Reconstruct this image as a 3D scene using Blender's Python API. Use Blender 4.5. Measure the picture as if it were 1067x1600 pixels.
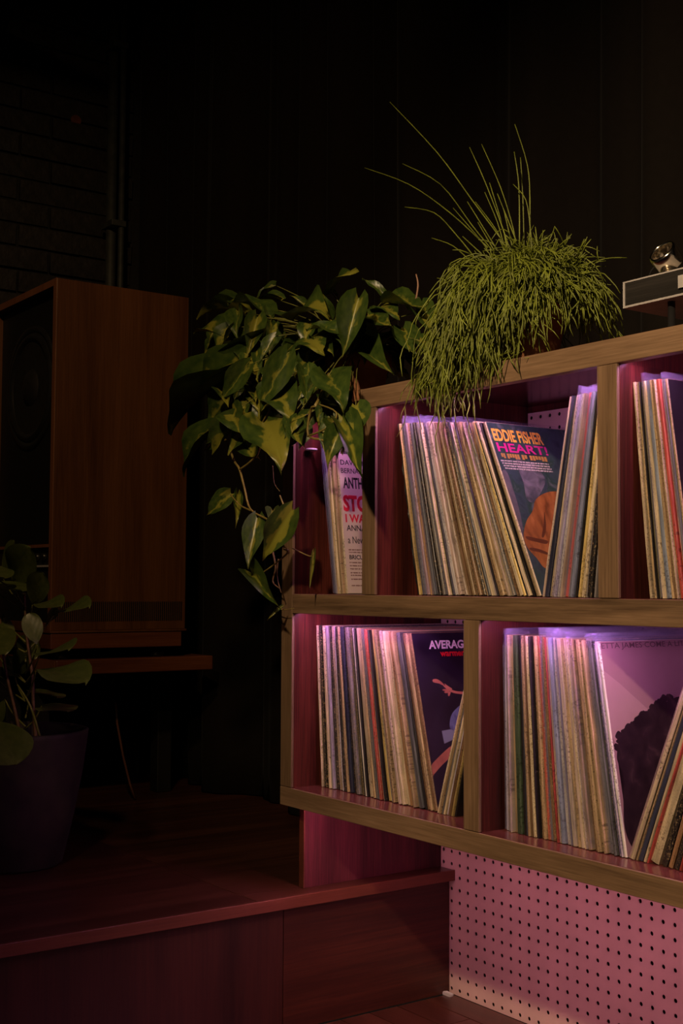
import bpy, bmesh, math, random
from mathutils import Vector, Matrix
R_ = random.Random(7)
sc = bpy.context.scene
COL = sc.collection
for o in list(bpy.data.objects): bpy.data.objects.remove(o)

# ---------------------------------------------------------------- camera
FPX = 1992.3
CF = Vector((-0.81103, 0.58217, 0.05751)); CR = Vector((0.58336, 0.81220, 0.00506)); CU = Vector((0.04377, -0.03766, 0.99833))
CC = Vector((2.05166, -1.75927, 0.57718))
cd = bpy.data.cameras.new('camera'); cam = bpy.data.objects.new('camera', cd); COL.objects.link(cam)
cd.sensor_fit = 'HORIZONTAL'; cd.sensor_width = 36; cd.lens = FPX / 1067 * 36; cd.clip_start = .05
cam.matrix_world = Matrix(((CR.x, CU.x, -CF.x, CC.x), (CR.y, CU.y, -CF.y, CC.y), (CR.z, CU.z, -CF.z, CC.z), (0, 0, 0, 1)))
sc.camera = cam
# ---------------------------------------------------------------- world, lamps, exposure
w = bpy.data.worlds.new('world'); sc.world = w; w.use_nodes = True
w.node_tree.nodes['Background'].inputs[0].default_value = (1, .8, .62, 1); w.node_tree.nodes['Background'].inputs[1].default_value = .006
sc.view_settings.view_transform = 'Standard'; sc.view_settings.look = 'None'; sc.view_settings.exposure = 0; sc.view_settings.gamma = 1
sc.view_settings.use_curve_mapping = False
def spot(name, loc, aim, energy, color, size, angle, blend):
    l = bpy.data.lights.new(name, 'SPOT'); l.energy = energy; l.color = color; l.shadow_soft_size = size; l.spot_size = math.radians(angle); l.spot_blend = blend
    o = bpy.data.objects.new(name, l); COL.objects.link(o); o.location = loc
    o.rotation_euler = (Vector(aim) - Vector(loc)).to_track_quat('-Z', 'Y').to_euler()
    return o
spot('warm_spot', (1.70, -2.20, 1.95), (.98, -.3, .80), 235, (1, .70, .42), .05, 64, 1.0)
spot('warm_spot', (1.5, -1.9, 2.55), (-1.0, -.42, 1.12), 84, (1, .62, .30), .08, 52, 1.0)  # added fill spot, aimed to brighten the speaker and the left plant
LED_COL = (.98, .40, .92); LED_PINK = (1.0, .36, .53); LED_STR = 58

# ---------------------------------------------------------------- helpers
def at(px, py, Y=None, X=None, Z=None):
    d = CF + CR * ((px - 533.5) / FPX) + CU * ((800 - py) / FPX)
    if Y is not None: t = (Y - CC.y) / d.y
    elif X is not None: t = (X - CC.x) / d.x
    else: t = (Z - CC.z) / d.z
    return CC + d * t
class MB:
    def __init__(s): s.v = []; s.f = []; s.uv = None
    def add(s, vs, fs):
        n = len(s.v); s.v += [tuple(v) for v in vs]; s.f += [tuple(i + n for i in f) for f in fs]; return s
    def box(s, a, b):
        x0, y0, z0 = a; x1, y1, z1 = b
        return s.add([(x0,y0,z0),(x1,y0,z0),(x1,y1,z0),(x0,y1,z0),(x0,y0,z1),(x1,y0,z1),(x1,y1,z1),(x0,y1,z1)],
                     [(0,3,2,1),(4,5,6,7),(0,1,5,4),(1,2,6,5),(2,3,7,6),(3,0,4,7)])
    def tube(s, pts, r, n=6, cap=True):
        pts = [Vector(q) for q in pts]; rr = r if isinstance(r, (list, tuple)) else [r] * len(pts)
        vs = []; fs = []; ref = Vector((.31, .52, .79))
        for i, q in enumerate(pts):
            t = (pts[min(i + 1, len(pts) - 1)] - pts[max(i - 1, 0)]).normalized()
            a = t.cross(ref)
            if a.length < .1: a = t.cross(Vector((1, 0, 0)))
            a.normalize(); b = t.cross(a)
            for k in range(n):
                g = 2 * math.pi * k / n; vs.append(q + (a * math.cos(g) + b * math.sin(g)) * rr[i])
        for i in range(len(pts) - 1):
            for k in range(n):
                fs.append((i*n+k, i*n+(k+1) % n, (i+1)*n+(k+1) % n, (i+1)*n+k))
        if cap: fs += [tuple(range(n))[::-1], tuple((len(pts)-1)*n + k for k in range(n))]
        return s.add(vs, fs)
    def lathe(s, prof, c=(0,0,0), n=32, axis='z', close=True):
        vs = []; fs = []; c = Vector(c)
        for r, h in prof:
            for k in range(n):
                g = 2 * math.pi * k / n; a, b = r * math.cos(g), r * math.sin(g)
                vs.append(c + (Vector((a, b, h)) if axis == 'z' else Vector((a, h, b)) if axis == 'y' else Vector((h, a, b))))
        m = len(prof)
        for i in range(m - 1):
            for k in range(n): fs.append((i*n+k, i*n+(k+1) % n, (i+1)*n+(k+1) % n, (i+1)*n+k))
        if close: fs += [tuple(range(n))[::-1], tuple((m-1)*n+k for k in range(n))]
        return s.add(vs, fs)
    def mesh(s, name, off=(0,0,0), smooth=False):
        m = bpy.data.meshes.new(name); o = Vector(off)
        m.from_pydata([tuple(Vector(v) - o) for v in s.v], [], s.f); m.validate(); m.update()
        bm = bmesh.new(); bm.from_mesh(m); bmesh.ops.recalc_face_normals(bm, faces=bm.faces); bm.to_mesh(m); bm.free()
        if smooth: m.polygons.foreach_set('use_smooth', [True] * len(m.polygons))
        return m
def link(name, data, parent=None, mat=None):
    o = bpy.data.objects.new(name, data); COL.objects.link(o)
    if mat and data and not data.materials: data.materials.append(mat)
    if parent: o.parent = parent
    return o
def tag(o, label, cat, group=None):
    o['label'] = label; o['category'] = cat
    if group: o['group'] = group
    return o
def thing(name, label, cat, loc=(0,0,0), group=None): 
    o = link(name, None); o.location = loc; o.empty_display_size = .05
    return tag(o, label, cat, group)
def part(name, mb, mat, parent, smooth=False, bevel=0, label=None, kind=None):
    """mesh given in world coordinates, child of an unrotated thing (or of one of its parts)"""
    off = Vector((0,0,0)); q = parent
    while q: off += q.location; q = q.parent
    o = link(name, mb.mesh(name, off, smooth), parent, mat)
    if bevel:
        b = o.modifiers.new('bevel', 'BEVEL'); b.width = bevel; b.segments = 2; b.limit_method = 'ANGLE'
    if label: o['label'] = label
    if kind: o['kind'] = kind
    return o
def struct(name, mb, mat, label=None, off=(0,0,0)):
    o = link(name, mb.mesh(name, off), None, mat); o.location = off; o['kind'] = 'structure'
    if label: o['label'] = label
    return o

# ---------------------------------------------------------------- materials
def mat(name):
    m = bpy.data.materials.new(name); m.use_nodes = True
    return m, m.node_tree, m.node_tree.nodes['Principled BSDF']
def nd(nt, typ, **kw):
    n = nt.nodes.new(typ)
    for k, v in kw.items():
        if k in n.inputs: n.inputs[k].default_value = v
        else: setattr(n, k, v)
    return n
def ramp(nt, stops):
    r = nd(nt, 'ShaderNodeValToRGB'); e = r.color_ramp.elements
    while len(e) < len(stops): e.new(.5)
    for i, (p, c) in enumerate(stops): e[i].position = p; e[i].color = (*c, 1)
    return r
def plain(name, col, rough=.5, metal=0, noise=0, nscale=40, spec=.5, bump=0):
    m, nt, b = mat(name)
    b.inputs['Base Color'].default_value = (*col, 1); b.inputs['Roughness'].default_value = rough; b.inputs['Metallic'].default_value = metal
    b.inputs['Specular IOR Level'].default_value = spec
    if noise or bump:
        tc = nd(nt, 'ShaderNodeTexCoord'); n = nd(nt, 'ShaderNodeTexNoise', Scale=nscale, Detail=6.0)
        nt.links.new(tc.outputs['Object'], n.inputs['Vector'])
        if noise:
            r = ramp(nt, [(.3, tuple(c * (1 - noise) for c in col)), (.7, tuple(min(1, c * (1 + noise)) for c in col))])
            nt.links.new(n.outputs['Fac'], r.inputs[0]); nt.links.new(r.outputs[0], b.inputs['Base Color'])
        if bump:
            bp = nd(nt, 'ShaderNodeBump', Strength=bump, Distance=.004); nt.links.new(n.outputs['Fac'], bp.inputs['Height']); nt.links.new(bp.outputs[0], b.inputs['Normal'])
    return m
def wood(name, dark, mid, light, axis='z', rough=.4, sc_=1.0, spec=.5, bump=.15, rings=True):
    m, nt, b = mat(name); L = nt.links.new
    tc = nd(nt, 'ShaderNodeTexCoord'); oi = nd(nt, 'ShaderNodeObjectInfo')
    mul = nd(nt, 'ShaderNodeVectorMath', operation='SCALE'); mul.inputs[0].default_value = (3.1, 1.7, 2.3)
    L(oi.outputs['Random'], mul.inputs['Scale'])
    ad = nd(nt, 'ShaderNodeVectorMath', operation='ADD'); L(tc.outputs['Object'], ad.inputs[0]); L(mul.outputs[0], ad.inputs[1])
    def mp(al, ac):
        q = nd(nt, 'ShaderNodeMapping'); q.inputs['Scale'].default_value = tuple((al if a == axis else ac) * sc_ for a in 'xyz'); L(ad.outputs[0], q.inputs['Vector']); return q
    n1 = nd(nt, 'ShaderNodeTexNoise', Scale=1.0, Detail=5.0, Roughness=.6, Distortion=.6); L(mp(1.6, 22).outputs[0], n1.inputs['Vector'])
    n2 = nd(nt, 'ShaderNodeTexNoise', Scale=1.0, Detail=4.0, Roughness=.7); L(mp(9, 330).outputs[0], n2.inputs['Vector'])
    n3 = nd(nt, 'ShaderNodeTexNoise', Scale=1.0, Detail=2.0); L(mp(.8, 4).outputs[0], n3.inputs['Vector'])
    mx = nd(nt, 'ShaderNodeMix', data_type='FLOAT'); mx.inputs[0].default_value = .4; L(n1.outputs['Fac'], mx.inputs[2]); L(n2.outputs['Fac'], mx.inputs[3])
    mx2 = nd(nt, 'ShaderNodeMix', data_type='FLOAT'); mx2.inputs[0].default_value = .25; L(mx.outputs[0], mx2.inputs[2]); L(n3.outputs['Fac'], mx2.inputs[3])
    r = ramp(nt, [(.36, dark), (.5, mid), (.64, light)]); L(mx2.outputs[0], r.inputs[0]); L(r.outputs[0], b.inputs['Base Color'])
    b.inputs['Roughness'].default_value = rough; b.inputs['Specular IOR Level'].default_value = spec
    bp = nd(nt, 'ShaderNodeBump', Strength=bump, Distance=.001); L(n2.outputs['Fac'], bp.inputs['Height']); L(bp.outputs[0], b.inputs['Normal'])
    return m
WAL = ((.070, .040, .020), (.185, .112, .060), (.32, .20, .115))
M = {}
for ax in 'xyz': M['walnut_' + ax] = wood('walnut_' + ax, *WAL, axis=ax, rough=.55)
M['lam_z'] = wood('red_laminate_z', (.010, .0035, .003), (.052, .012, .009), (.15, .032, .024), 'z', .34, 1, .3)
M['lam_s'] = wood('support_laminate', (.022, .006, .008), (.07, .016, .022), (.13, .03, .04), 'z', .4, 1.0, .3)
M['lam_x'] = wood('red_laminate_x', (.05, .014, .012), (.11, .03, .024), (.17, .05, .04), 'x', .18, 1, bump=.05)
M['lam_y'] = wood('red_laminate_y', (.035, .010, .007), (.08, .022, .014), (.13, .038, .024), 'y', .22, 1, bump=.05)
M['deck'] = wood('deck_wood', (.02, .007, .004), (.045, .015, .009), (.08, .028, .015), 'y', .3, .8)
M['nosing'] = wood('nosing_wood', (.07, .02, .011), (.11, .031, .017), (.15, .045, .025), 'y', .4)
M['fp_z'] = wood('front_panel_z', (.014, .004, .003), (.034, .009, .006), (.055, .015, .010), 'z', .4, .7)
M['fp_y'] = wood('front_panel_y', (.012, .004, .003), (.045, .011, .007), (.095, .024, .013), 'y', .4, .55)
M['plank'] = wood('floor_plank', (.03, .010, .007), (.07, .022, .014), (.115, .038, .024), 'x', .32)
M['speaker'] = wood('speaker_veneer', (.05, .016, .004), (.095, .034, .010), (.14, .053, .017), 'z', .45, .8)
M['spk_edge'] = wood('speaker_edge', (.14, .05, .02), (.2, .075, .03), (.26, .1, .045), 'z', .45)
M['spk_y'] = wood('speaker_veneer_y', (.07, .018, .007), (.12, .036, .013), (.17, .052, .02), 'y', .45, .8)
M['peg'] = plain('pegboard_paint', (.60, .43, .37), .55, noise=.1, nscale=9)
M['dark'] = plain('dark_void', (.01, .007, .006), .8, noise=.2)
M['black'] = plain('black_baffle', (.003, .003, .003), .6, noise=.2)
M['cone'] = plain('speaker_cone', (.012, .011, .011), .55, noise=.25, nscale=60)
M['rubber'] = plain('black_rubber', (.012, .012, .012), .35, noise=.2)
M['pot'] = plain('terracotta', (.36, .15, .06), .7, noise=.3, nscale=25, bump=.2)
M['bpot'] = plain('dark_ceramic', (.018, .012, .007), .8, noise=.4, nscale=30, bump=.1)
M['soil'] = plain('soil', (.02, .012, .008), .95, noise=.6, nscale=120, bump=1)
M['chrome'] = plain('chrome', (.95, .87, .75), .14, 1, noise=.05)
M['alu'] = plain('brushed_aluminium', (.55, .52, .5), .4, .3, noise=.1, nscale=80)
M['slab'] = wood('dark_plinth', (.010, .009, .008), (.022, .02, .018), (.045, .04, .036), 'x', .35)
M['white'] = plain('white_plastic', (.5, .48, .47), .4, noise=.05)
M['wire'] = plain('wire', (.12, .05, .03), .4, noise=.1)
M['brick'] = plain('painted_brick', (.012, .0095, .008), .6, noise=.5, nscale=30, bump=.8)
M['mortar'] = plain('mortar', (.008, .007, .006), .9, noise=.4, nscale=60)
M['ceil'] = plain('ceiling_paint', (.006, .006, .006), .9, noise=.3)
M['slat'] = plain('ceiling_slat', (.03, .034, .03), .6, noise=.3)
M['stem'] = plain('vine_stem', (.22, .17, .04), .5, noise=.3, nscale=50)
M['pet'] = plain('petiole', (.16, .17, .035), .5, noise=.3, nscale=50)
M['rhip'] = plain('mistletoe_stem', (.165, .20, .02), .5, noise=.45, nscale=30)
M['woody'] = plain('woody_stem', (.12, .06, .03), .7, noise=.4, nscale=90)
def emit(name, col, s):
    m, nt, b = mat(name); b.inputs['Base Color'].default_value = (.8,.8,.8,1); b.inputs['Emission Color'].default_value = (*col, 1); b.inputs['Emission Strength'].default_value = s
    return m
M['led'] = emit('led_strip_light', LED_COL, LED_STR); M['ledp'] = emit('led_strip_pink', LED_PINK, 62)
def curtain_mat():
    m, nt, b = mat('velvet'); L = nt.links.new
    tc = nd(nt, 'ShaderNodeTexCoord'); n = nd(nt, 'ShaderNodeTexNoise', Scale=60.0, Detail=4.0); L(tc.outputs['Object'], n.inputs['Vector'])
    r = ramp(nt, [(.3, (.0085, .0068, .0055)), (.7, (.0095, .0076, .0062))]); L(n.outputs['Fac'], r.inputs[0]); L(r.outputs[0], b.inputs['Base Color'])
    b.inputs['Roughness'].default_value = .95; b.inputs['Specular IOR Level'].default_value = .05
    b.inputs['Sheen Weight'].default_value = .02
    return m
M['velvet'] = curtain_mat()
def jacket_mat():
    m, nt, b = mat('record_jacket'); L = nt.links.new
    tc = nd(nt, 'ShaderNodeTexCoord'); oi = nd(nt, 'ShaderNodeObjectInfo')
    sv = nd(nt, 'ShaderNodeVectorMath', operation='SCALE'); sv.inputs[0].default_value = (31, 17, 43); L(oi.outputs['Random'], sv.inputs['Scale'])
    ad = nd(nt, 'ShaderNodeVectorMath', operation='ADD'); L(tc.outputs['Object'], ad.inputs[0]); L(sv.outputs[0], ad.inputs[1])
    def noise(scale, vec, **k):
        mp = nd(nt, 'ShaderNodeMapping'); mp.inputs['Scale'].default_value = vec; L(ad.outputs[0], mp.inputs['Vector'])
        n = nd(nt, 'ShaderNodeTexNoise', Scale=scale, **k); L(mp.outputs[0], n.inputs['Vector']); return n
    # wear: cardboard shows through
    n = noise(1.0, (4.0, 180, 330), Detail=5.0, Roughness=.7)
    th = nd(nt, 'ShaderNodeMapRange'); th.inputs['From Max'].default_value = .12
    sub = nd(nt, 'ShaderNodeMath', operation='SUBTRACT'); 
    k = nd(nt, 'ShaderNodeMath', operation='MULTIPLY_ADD'); k.inputs[1].default_value = -.22; k.inputs[2].default_value = .70; L(oi.outputs['Alpha'], k.inputs[0])
    L(n.outputs['Fac'], sub.inputs[0]); L(k.outputs[0], sub.inputs[1]); L(sub.outputs[0], th.inputs['Value'])
    # tonal blotches along the spine
    n2 = noise(1.0, (2.2, 6, 16), Detail=3.0); r2 = ramp(nt, [(.3, (.5, .5, .5)), (.7, (1.2, 1.16, 1.1))]); L(n2.outputs['Fac'], r2.inputs[0])
    mu = nd(nt, 'ShaderNodeMix', data_type='RGBA', blend_type='MULTIPLY'); mu.inputs[0].default_value = 1; L(oi.outputs['Color'], mu.inputs[6]); L(r2.outputs[0], mu.inputs[7])
    # printed title specks on the spine
    n3 = noise(1.0, (3.5, 1, 260), Detail=2.0); r3 = ramp(nt, [(.56, (0, 0, 0)), (.60, (1, 1, 1))]); L(n3.outputs['Fac'], r3.inputs[0])
    n4 = noise(1.0, (.02, 1, 13), Detail=0.0); r4 = ramp(nt, [(.52, (0, 0, 0)), (.56, (.75, .75, .75))]); L(n4.outputs['Fac'], r4.inputs[0])
    m3 = nd(nt, 'ShaderNodeMath', operation='MULTIPLY'); L(r3.outputs[0], m3.inputs[0]); L(r4.outputs[0], m3.inputs[1])
    inv = nd(nt, 'ShaderNodeMix', data_type='RGBA', blend_type='MULTIPLY'); inv.inputs[0].default_value = 1; L(oi.outputs['Color'], inv.inputs[6]); inv.inputs[7].default_value = (.25, .22, .24, 1)
    p1 = nd(nt, 'ShaderNodeMix', data_type='RGBA'); L(m3.outputs[0], p1.inputs[0]); L(mu.outputs[2], p1.inputs[6]); L(inv.outputs[2], p1.inputs[7])
    p2 = nd(nt, 'ShaderNodeMix', data_type='RGBA'); L(th.outputs[0], p2.inputs[0]); L(p1.outputs[2], p2.inputs[6]); p2.inputs[7].default_value = (.34, .24, .13, 1)
    n5 = noise(1.0, (4.0, 160, 420), Detail=4.0, Roughness=.75); r5 = ramp(nt, [(.57, (0, 0, 0)), (.64, (1, 1, 1))]); L(n5.outputs['Fac'], r5.inputs[0])
    m5 = nd(nt, 'ShaderNodeMath', operation='MULTIPLY'); L(r5.outputs[0], m5.inputs[0]); L(oi.outputs['Alpha'], m5.inputs[1])
    p3 = nd(nt, 'ShaderNodeMix', data_type='RGBA'); L(m5.outputs[0], p3.inputs[0]); L(p2.outputs[2], p3.inputs[6]); p3.inputs[7].default_value = (.035, .022, .016, 1)
    L(p3.outputs[2], b.inputs['Base Color']); b.inputs['Roughness'].default_value = .42
    bp = nd(nt, 'ShaderNodeBump', Strength=.35, Distance=.001); L(n.outputs['Fac'], bp.inputs['Height']); L(bp.outputs[0], b.inputs['Normal'])
    return m
M['jacket'] = jacket_mat()
def plastic_mat():
    m, nt, b = mat('clear_plastic'); L = nt.links.new
    out = nt.nodes['Material Output']; nt.nodes.remove(b)
    tr = nd(nt, 'ShaderNodeBsdfTransparent'); tr.inputs[0].default_value = (.97, .96, .98, 1)
    di = nd(nt, 'ShaderNodeBsdfTranslucent'); di.inputs[0].default_value = (.6, .62, .95, 1)
    df = nd(nt, 'ShaderNodeBsdfDiffuse'); df.inputs[0].default_value = (.6, .62, .95, 1)
    gl = nd(nt, 'ShaderNodeBsdfGlossy'); gl.inputs['Roughness'].default_value = .18
    tc = nd(nt, 'ShaderNodeTexCoord'); n = nd(nt, 'ShaderNodeTexNoise', Scale=45.0, Detail=3.0); L(tc.outputs['Object'], n.inputs['Vector'])
    r = ramp(nt, [(.35, (.08, .08, .08)), (.7, (.32, .32, .32))]); L(n.outputs['Fac'], r.inputs[0])
    a = nd(nt, 'ShaderNodeMixShader'); a.inputs[0].default_value = .5; L(di.outputs[0], a.inputs[1]); L(df.outputs[0], a.inputs[2])
    c = nd(nt, 'ShaderNodeMixShader'); c.inputs[0].default_value = .35; L(a.outputs[0], c.inputs[1]); L(gl.outputs[0], c.inputs[2])
    d = nd(nt, 'ShaderNodeMixShader'); L(r.outputs[0], d.inputs[0]); L(tr.outputs[0], d.inputs[1]); L(c.outputs[0], d.inputs[2]); L(d.outputs[0], out.inputs['Surface'])
    return m
M['plastic'] = plastic_mat()
def leaf_mat(name, green, green2, yellow, stripe, gloss=.35):
    """u across (0 = midrib) and v along the blade are stored in the UV map"""
    m, nt, b = mat(name); L = nt.links.new
    uv = nd(nt, 'ShaderNodeUVMap'); uv.uv_map = 'UVMap'; sx = nd(nt, 'ShaderNodeSeparateXYZ'); L(uv.outputs[0], sx.inputs[0])
    tc = nd(nt, 'ShaderNodeTexCoord'); oi = nd(nt, 'ShaderNodeObjectInfo')
    n = nd(nt, 'ShaderNodeTexNoise', Scale=3.0, Detail=3.0, noise_dimensions='4D'); L(uv.outputs[0], n.inputs['Vector'])
    rw = nd(nt, 'ShaderNodeMath', operation='MULTIPLY'); rw.inputs[1].default_value = 37; L(oi.outputs['Random'], rw.inputs[0]); L(rw.outputs[0], n.inputs['W'])
    ab = nd(nt, 'ShaderNodeMath', operation='MULTIPLY_ADD'); ab.inputs[1].default_value = 1.1; ab.inputs[2].default_value = -.56; L(n.outputs['Fac'], ab.inputs[0])
    of = nd(nt, 'ShaderNodeMath', operation='ADD'); L(sx.outputs['X'], of.inputs[0]); L(ab.outputs[0], of.inputs[1])
    aa = nd(nt, 'ShaderNodeMath', operation='ABSOLUTE'); L(of.outputs[0], aa.inputs[0])
    wd = nd(nt, 'ShaderNodeMath', operation='MULTIPLY_ADD'); wd.inputs[1].default_value = stripe * 1.6; wd.inputs[2].default_value = stripe * .15; L(oi.outputs['Random'], wd.inputs[0])
    cs = nd(nt, 'ShaderNodeMath', operation='SUBTRACT'); L(wd.outputs[0], cs.inputs[0]); L(aa.outputs[0], cs.inputs[1])
    cp = nd(nt, 'ShaderNodeMapRange'); cp.inputs['From Min'].default_value = -.03; cp.inputs['From Max'].default_value = .05; L(cs.outputs[0], cp.inputs['Value'])
    # vein relief and green mottling
    wv = nd(nt, 'ShaderNodeTexNoise', Scale=7.0, Detail=3.0); L(uv.outputs[0], wv.inputs['Vector'])
    g = ramp(nt, [(.3, green), (.7, green2)]); L(wv.outputs['Fac'], g.inputs[0])
    mx = nd(nt, 'ShaderNodeMix', data_type='RGBA'); L(cp.outputs[0], mx.inputs[0]); L(g.outputs[0], mx.inputs[6]); mx.inputs[7].default_value = (*yellow, 1)
    L(mx.outputs[2], b.inputs['Base Color']); b.inputs['Roughness'].default_value = gloss
    # veins
    va = nd(nt, 'ShaderNodeMath', operation='ABSOLUTE'); L(sx.outputs['X'], va.inputs[0])
    v2 = nd(nt, 'ShaderNodeMath', operation='MULTIPLY_ADD'); v2.inputs[1].default_value = -1.1; L(va.outputs[0], v2.inputs[0]); L(sx.outputs['Y'], v2.inputs[2])
    v3 = nd(nt, 'ShaderNodeMath', operation='MULTIPLY'); v3.inputs[1].default_value = 24; L(v2.outputs[0], v3.inputs[0])
    v4 = nd(nt, 'ShaderNodeMath', operation='SINE'); L(v3.outputs[0], v4.inputs[0])
    bp = nd(nt, 'ShaderNodeBump', Strength=.05, Distance=.001); L(v4.outputs[0], bp.inputs['Height']); L(bp.outputs[0], b.inputs['Normal'])
    return m
M['leaf'] = leaf_mat('variegated_leaf', (.022, .048, .009), (.060, .095, .015), (.20, .20, .026), .13)
M['leaf2'] = leaf_mat('rubber_leaf', (.060, .085, .018), (.10, .125, .028), (.11, .13, .035), .02, .35)

# ---------------------------------------------------------------- dimensions (metres); pegboard face is Y = 0
ZF, ZP = -.2646, -.0112                      # floor, platform top
YF = -.38                                    # shelf front
TT, TB, MT, MBt, BT, BB = .9357, .8987, .5606, .5223, .1848, .1485
XL, XLI, D1L, D1R, D2L, D2R, E1L, E1R = -.0722, -.0337, .1936, .2329, .7671, .806, .4721, .5095
XE = 1.42                                    # right end of the unit (outside the frame)

# ---------------------------------------------------------------- floor, walls, ceiling
f = MB(); f.box((-.01, -4.0, ZF - .05), (4.0, .12, ZF - .006)); fl = struct('floor', f, M['dark'], 'dark red wooden plank floor in front of the platform')
pl_mesh = MB().box((-.199, -.0335, -.006), (.199, .0335, 0)).mesh('plank')
pl_mesh.materials.append(M['plank'])
k = 0
for r in range(17):
    y = -.037 - .07 * r
    for c in range(5):
        x = .14 - .2 * (r % 2) + .4 * c
        if x - .199 < 0:
            o = link('plank', MB().box((.0, y - .0335, ZF - .006), (x + .199, y + .0335, ZF)).mesh('plank'), fl, M['plank'])
        else:
            o = link('plank', pl_mesh, fl); o.location = (x, y, ZF)
wb = MB(); wb.box((-2.1, .20, ZF), (3.2, .24, 2.75)); struct('wall_back', wb, M['dark'], 'dark wall behind the black curtain')
ce = MB(); ce.box((-2.1, -4, 2.72), (4, .24, 2.78)); struct('ceiling', ce, M['ceil'], 'black painted ceiling')
wl = MB(); wl.box((-2.0, -2.2, ZF), (-1.862, .20, 2.72)); wlo = struct('wall_left', wl, M['mortar'], 'black painted brick wall behind the speaker')
bricks = []
for v in range(4):
    b = MB(); vs = []
    rr = random.Random(v)
    b.box((0, -.102, -.0325), (.012, .102, .0325))
    b.v = [(x + (rr.uniform(-.004, .004) if x > 0 else 0), y + rr.uniform(-.002, .002), z + rr.uniform(-.002, .002)) for x, y, z in b.v]
    m = b.mesh('brick'); m.materials.append(M['brick']); bricks.append(m)
for r in range(22):
    for c in range(6):
        o = link('brick', R_.choice(bricks), wlo); o.location = (-1.862 + R_.uniform(-.003, .003), -1.0 + .215 * c + (.107 if r % 2 else 0), 1.1 + .075 * r)
        if o.location.y > .05: o.location.y = .05 - .0
pk = MB().lathe([(.0, .0), (.006, .002), (.012, .006), (.016, .012)], (0,0,0), 10, 'x', True)
pt = part('paint_chip', MB().lathe([(.019, 0), (.017, .004)], (-1.851, -.0, 0), 12, 'x'), plain('exposed_brick', (.12, .028, .014), .8, noise=.3), wlo); pt.location = (0, at(119, 188, X=-1.85).y, at(119, 188, X=-1.85).z)
# slatted panel under the ceiling, top left
sp = thing('slatted_ceiling_panel', 'dark slatted panel hanging under the ceiling at top left', 'ceiling panel', (-1.3, -.75, 2.33))
sp.rotation_euler = (0, 0, math.radians(-12))
sm = MB().box((-.8, -.009, 0), (.42, .009, .02)).mesh('slat'); sm.materials.append(M['slat'])
for i in range(26):
    o = link('slat', sm, sp); o.location = (0, .30 - .032 * i, 0)
o = link('panel_back', MB().box((-.8, -.55, .02), (.42, .32, .03)).mesh('panel_back'), sp, M['ceil'])
for sx in (-.6, .3):
    for sy in (-.4, .2):
        o = link('hanger_rod', MB().tube([(sx, sy, .03), (sx, sy, .39)], .004, 6).mesh('hanger_rod'), sp, M['slat'])
# pipe by the brick wall
pp = thing('conduit_pipe', 'dark vertical pipe between the brick wall and the black curtain', 'pipe', (-1.78, .045, ZP))
part('pipe', MB().tube([(-1.78, .045, ZP), (-1.78, .045, 2.72)], .017, 14), M['slat'], pp, True)
part('pipe', MB().tube([(-1.735, .06, ZP), (-1.735, .06, 2.72)], .010, 12), M['slat'], pp, True)
for z in (1.0, 1.75, 2.35): part('pipe_clamp', MB().box((-1.803, .02, z), (-1.72, .072, z + .02)), M['slat'], pp, bevel=.002)

# ---------------------------------------------------------------- curtain
def curtain():
    nx, nz = 420, 24; v = []; fc = []
    x0, x1, z0, z1 = -1.66, 3.0, ZP + .004, 2.70
    ph = [R_.uniform(0, 6) for _ in range(8)]
    for i in range(nx + 1):
        x = x0 + (x1 - x0) * i / nx
        for j in range(nz + 1):
            t = j / nz; z = z0 + (z1 - z0) * t
            u = x + .012 * math.sin(3 * t + x * 5)
            a = math.sin(u * 36 + 1.6 * math.sin(u * 6.1 + ph[0]) + ph[1]) * .022 + math.sin(u * 15 + ph[2] + 1.1 * math.sin(u * 3.3)) * .034
            a += .004 * math.sin(u * 90 + ph[3]) 
            v.append((x, .112 + a * (1.05 - .3 * t), z))
    for i in range(nx):
        for j in range(nz):
            a = i * (nz + 1) + j; fc.append((a, a + nz + 1, a + nz + 2, a + 1))
    m = MB(); m.add(v, fc)
    o = link('curtain', m.mesh('curtain', (0, .112, ZP), True), None, M['velvet']); o.location = (0, .112, ZP)
    s = o.modifiers.new('thickness', 'SOLIDIFY'); s.thickness = .003
    tag(o, 'heavy black curtain hanging in folds behind the shelf and speaker', 'curtain')
curtain()

# ---------------------------------------------------------------- platform
XN = .0105
P = thing('platform', 'low dark red wooden platform with rounded front nosing', 'platform', (-.9, -1.0, ZF))
part('deck_panel', MB().box((-1.86, -1.6995, ZP - .02), (XN - .006, -.4795, ZP)), M['deck'], P, bevel=.001)
part('deck_panel', MB().box((-1.86, -.4775, ZP - .02), (-.052, .199, ZP)).box((-.052, -.4775, ZP - .02), (XN - .006, -.0005, ZP)), M['deck'], P, bevel=.001)
part('nosing', MB().box((XN - .005, -1.70, ZP - .021), (XN + .001, .0, ZP + .0005)).box((-.02, -1.70, ZP - .0215), (XN - .004, -.001, ZP - .0203)), M['nosing'], P, bevel=.002)
part('front_panel', MB().box((-.03, -1.70, ZF), (-.004, -.4145, ZP - .022)), M['fp_z'], P, bevel=.001)
part('front_panel', MB().box((-.03, -.4125, ZF), (-.0055, -.001, ZP - .022)), M['fp_y'], P, bevel=.001)

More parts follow.
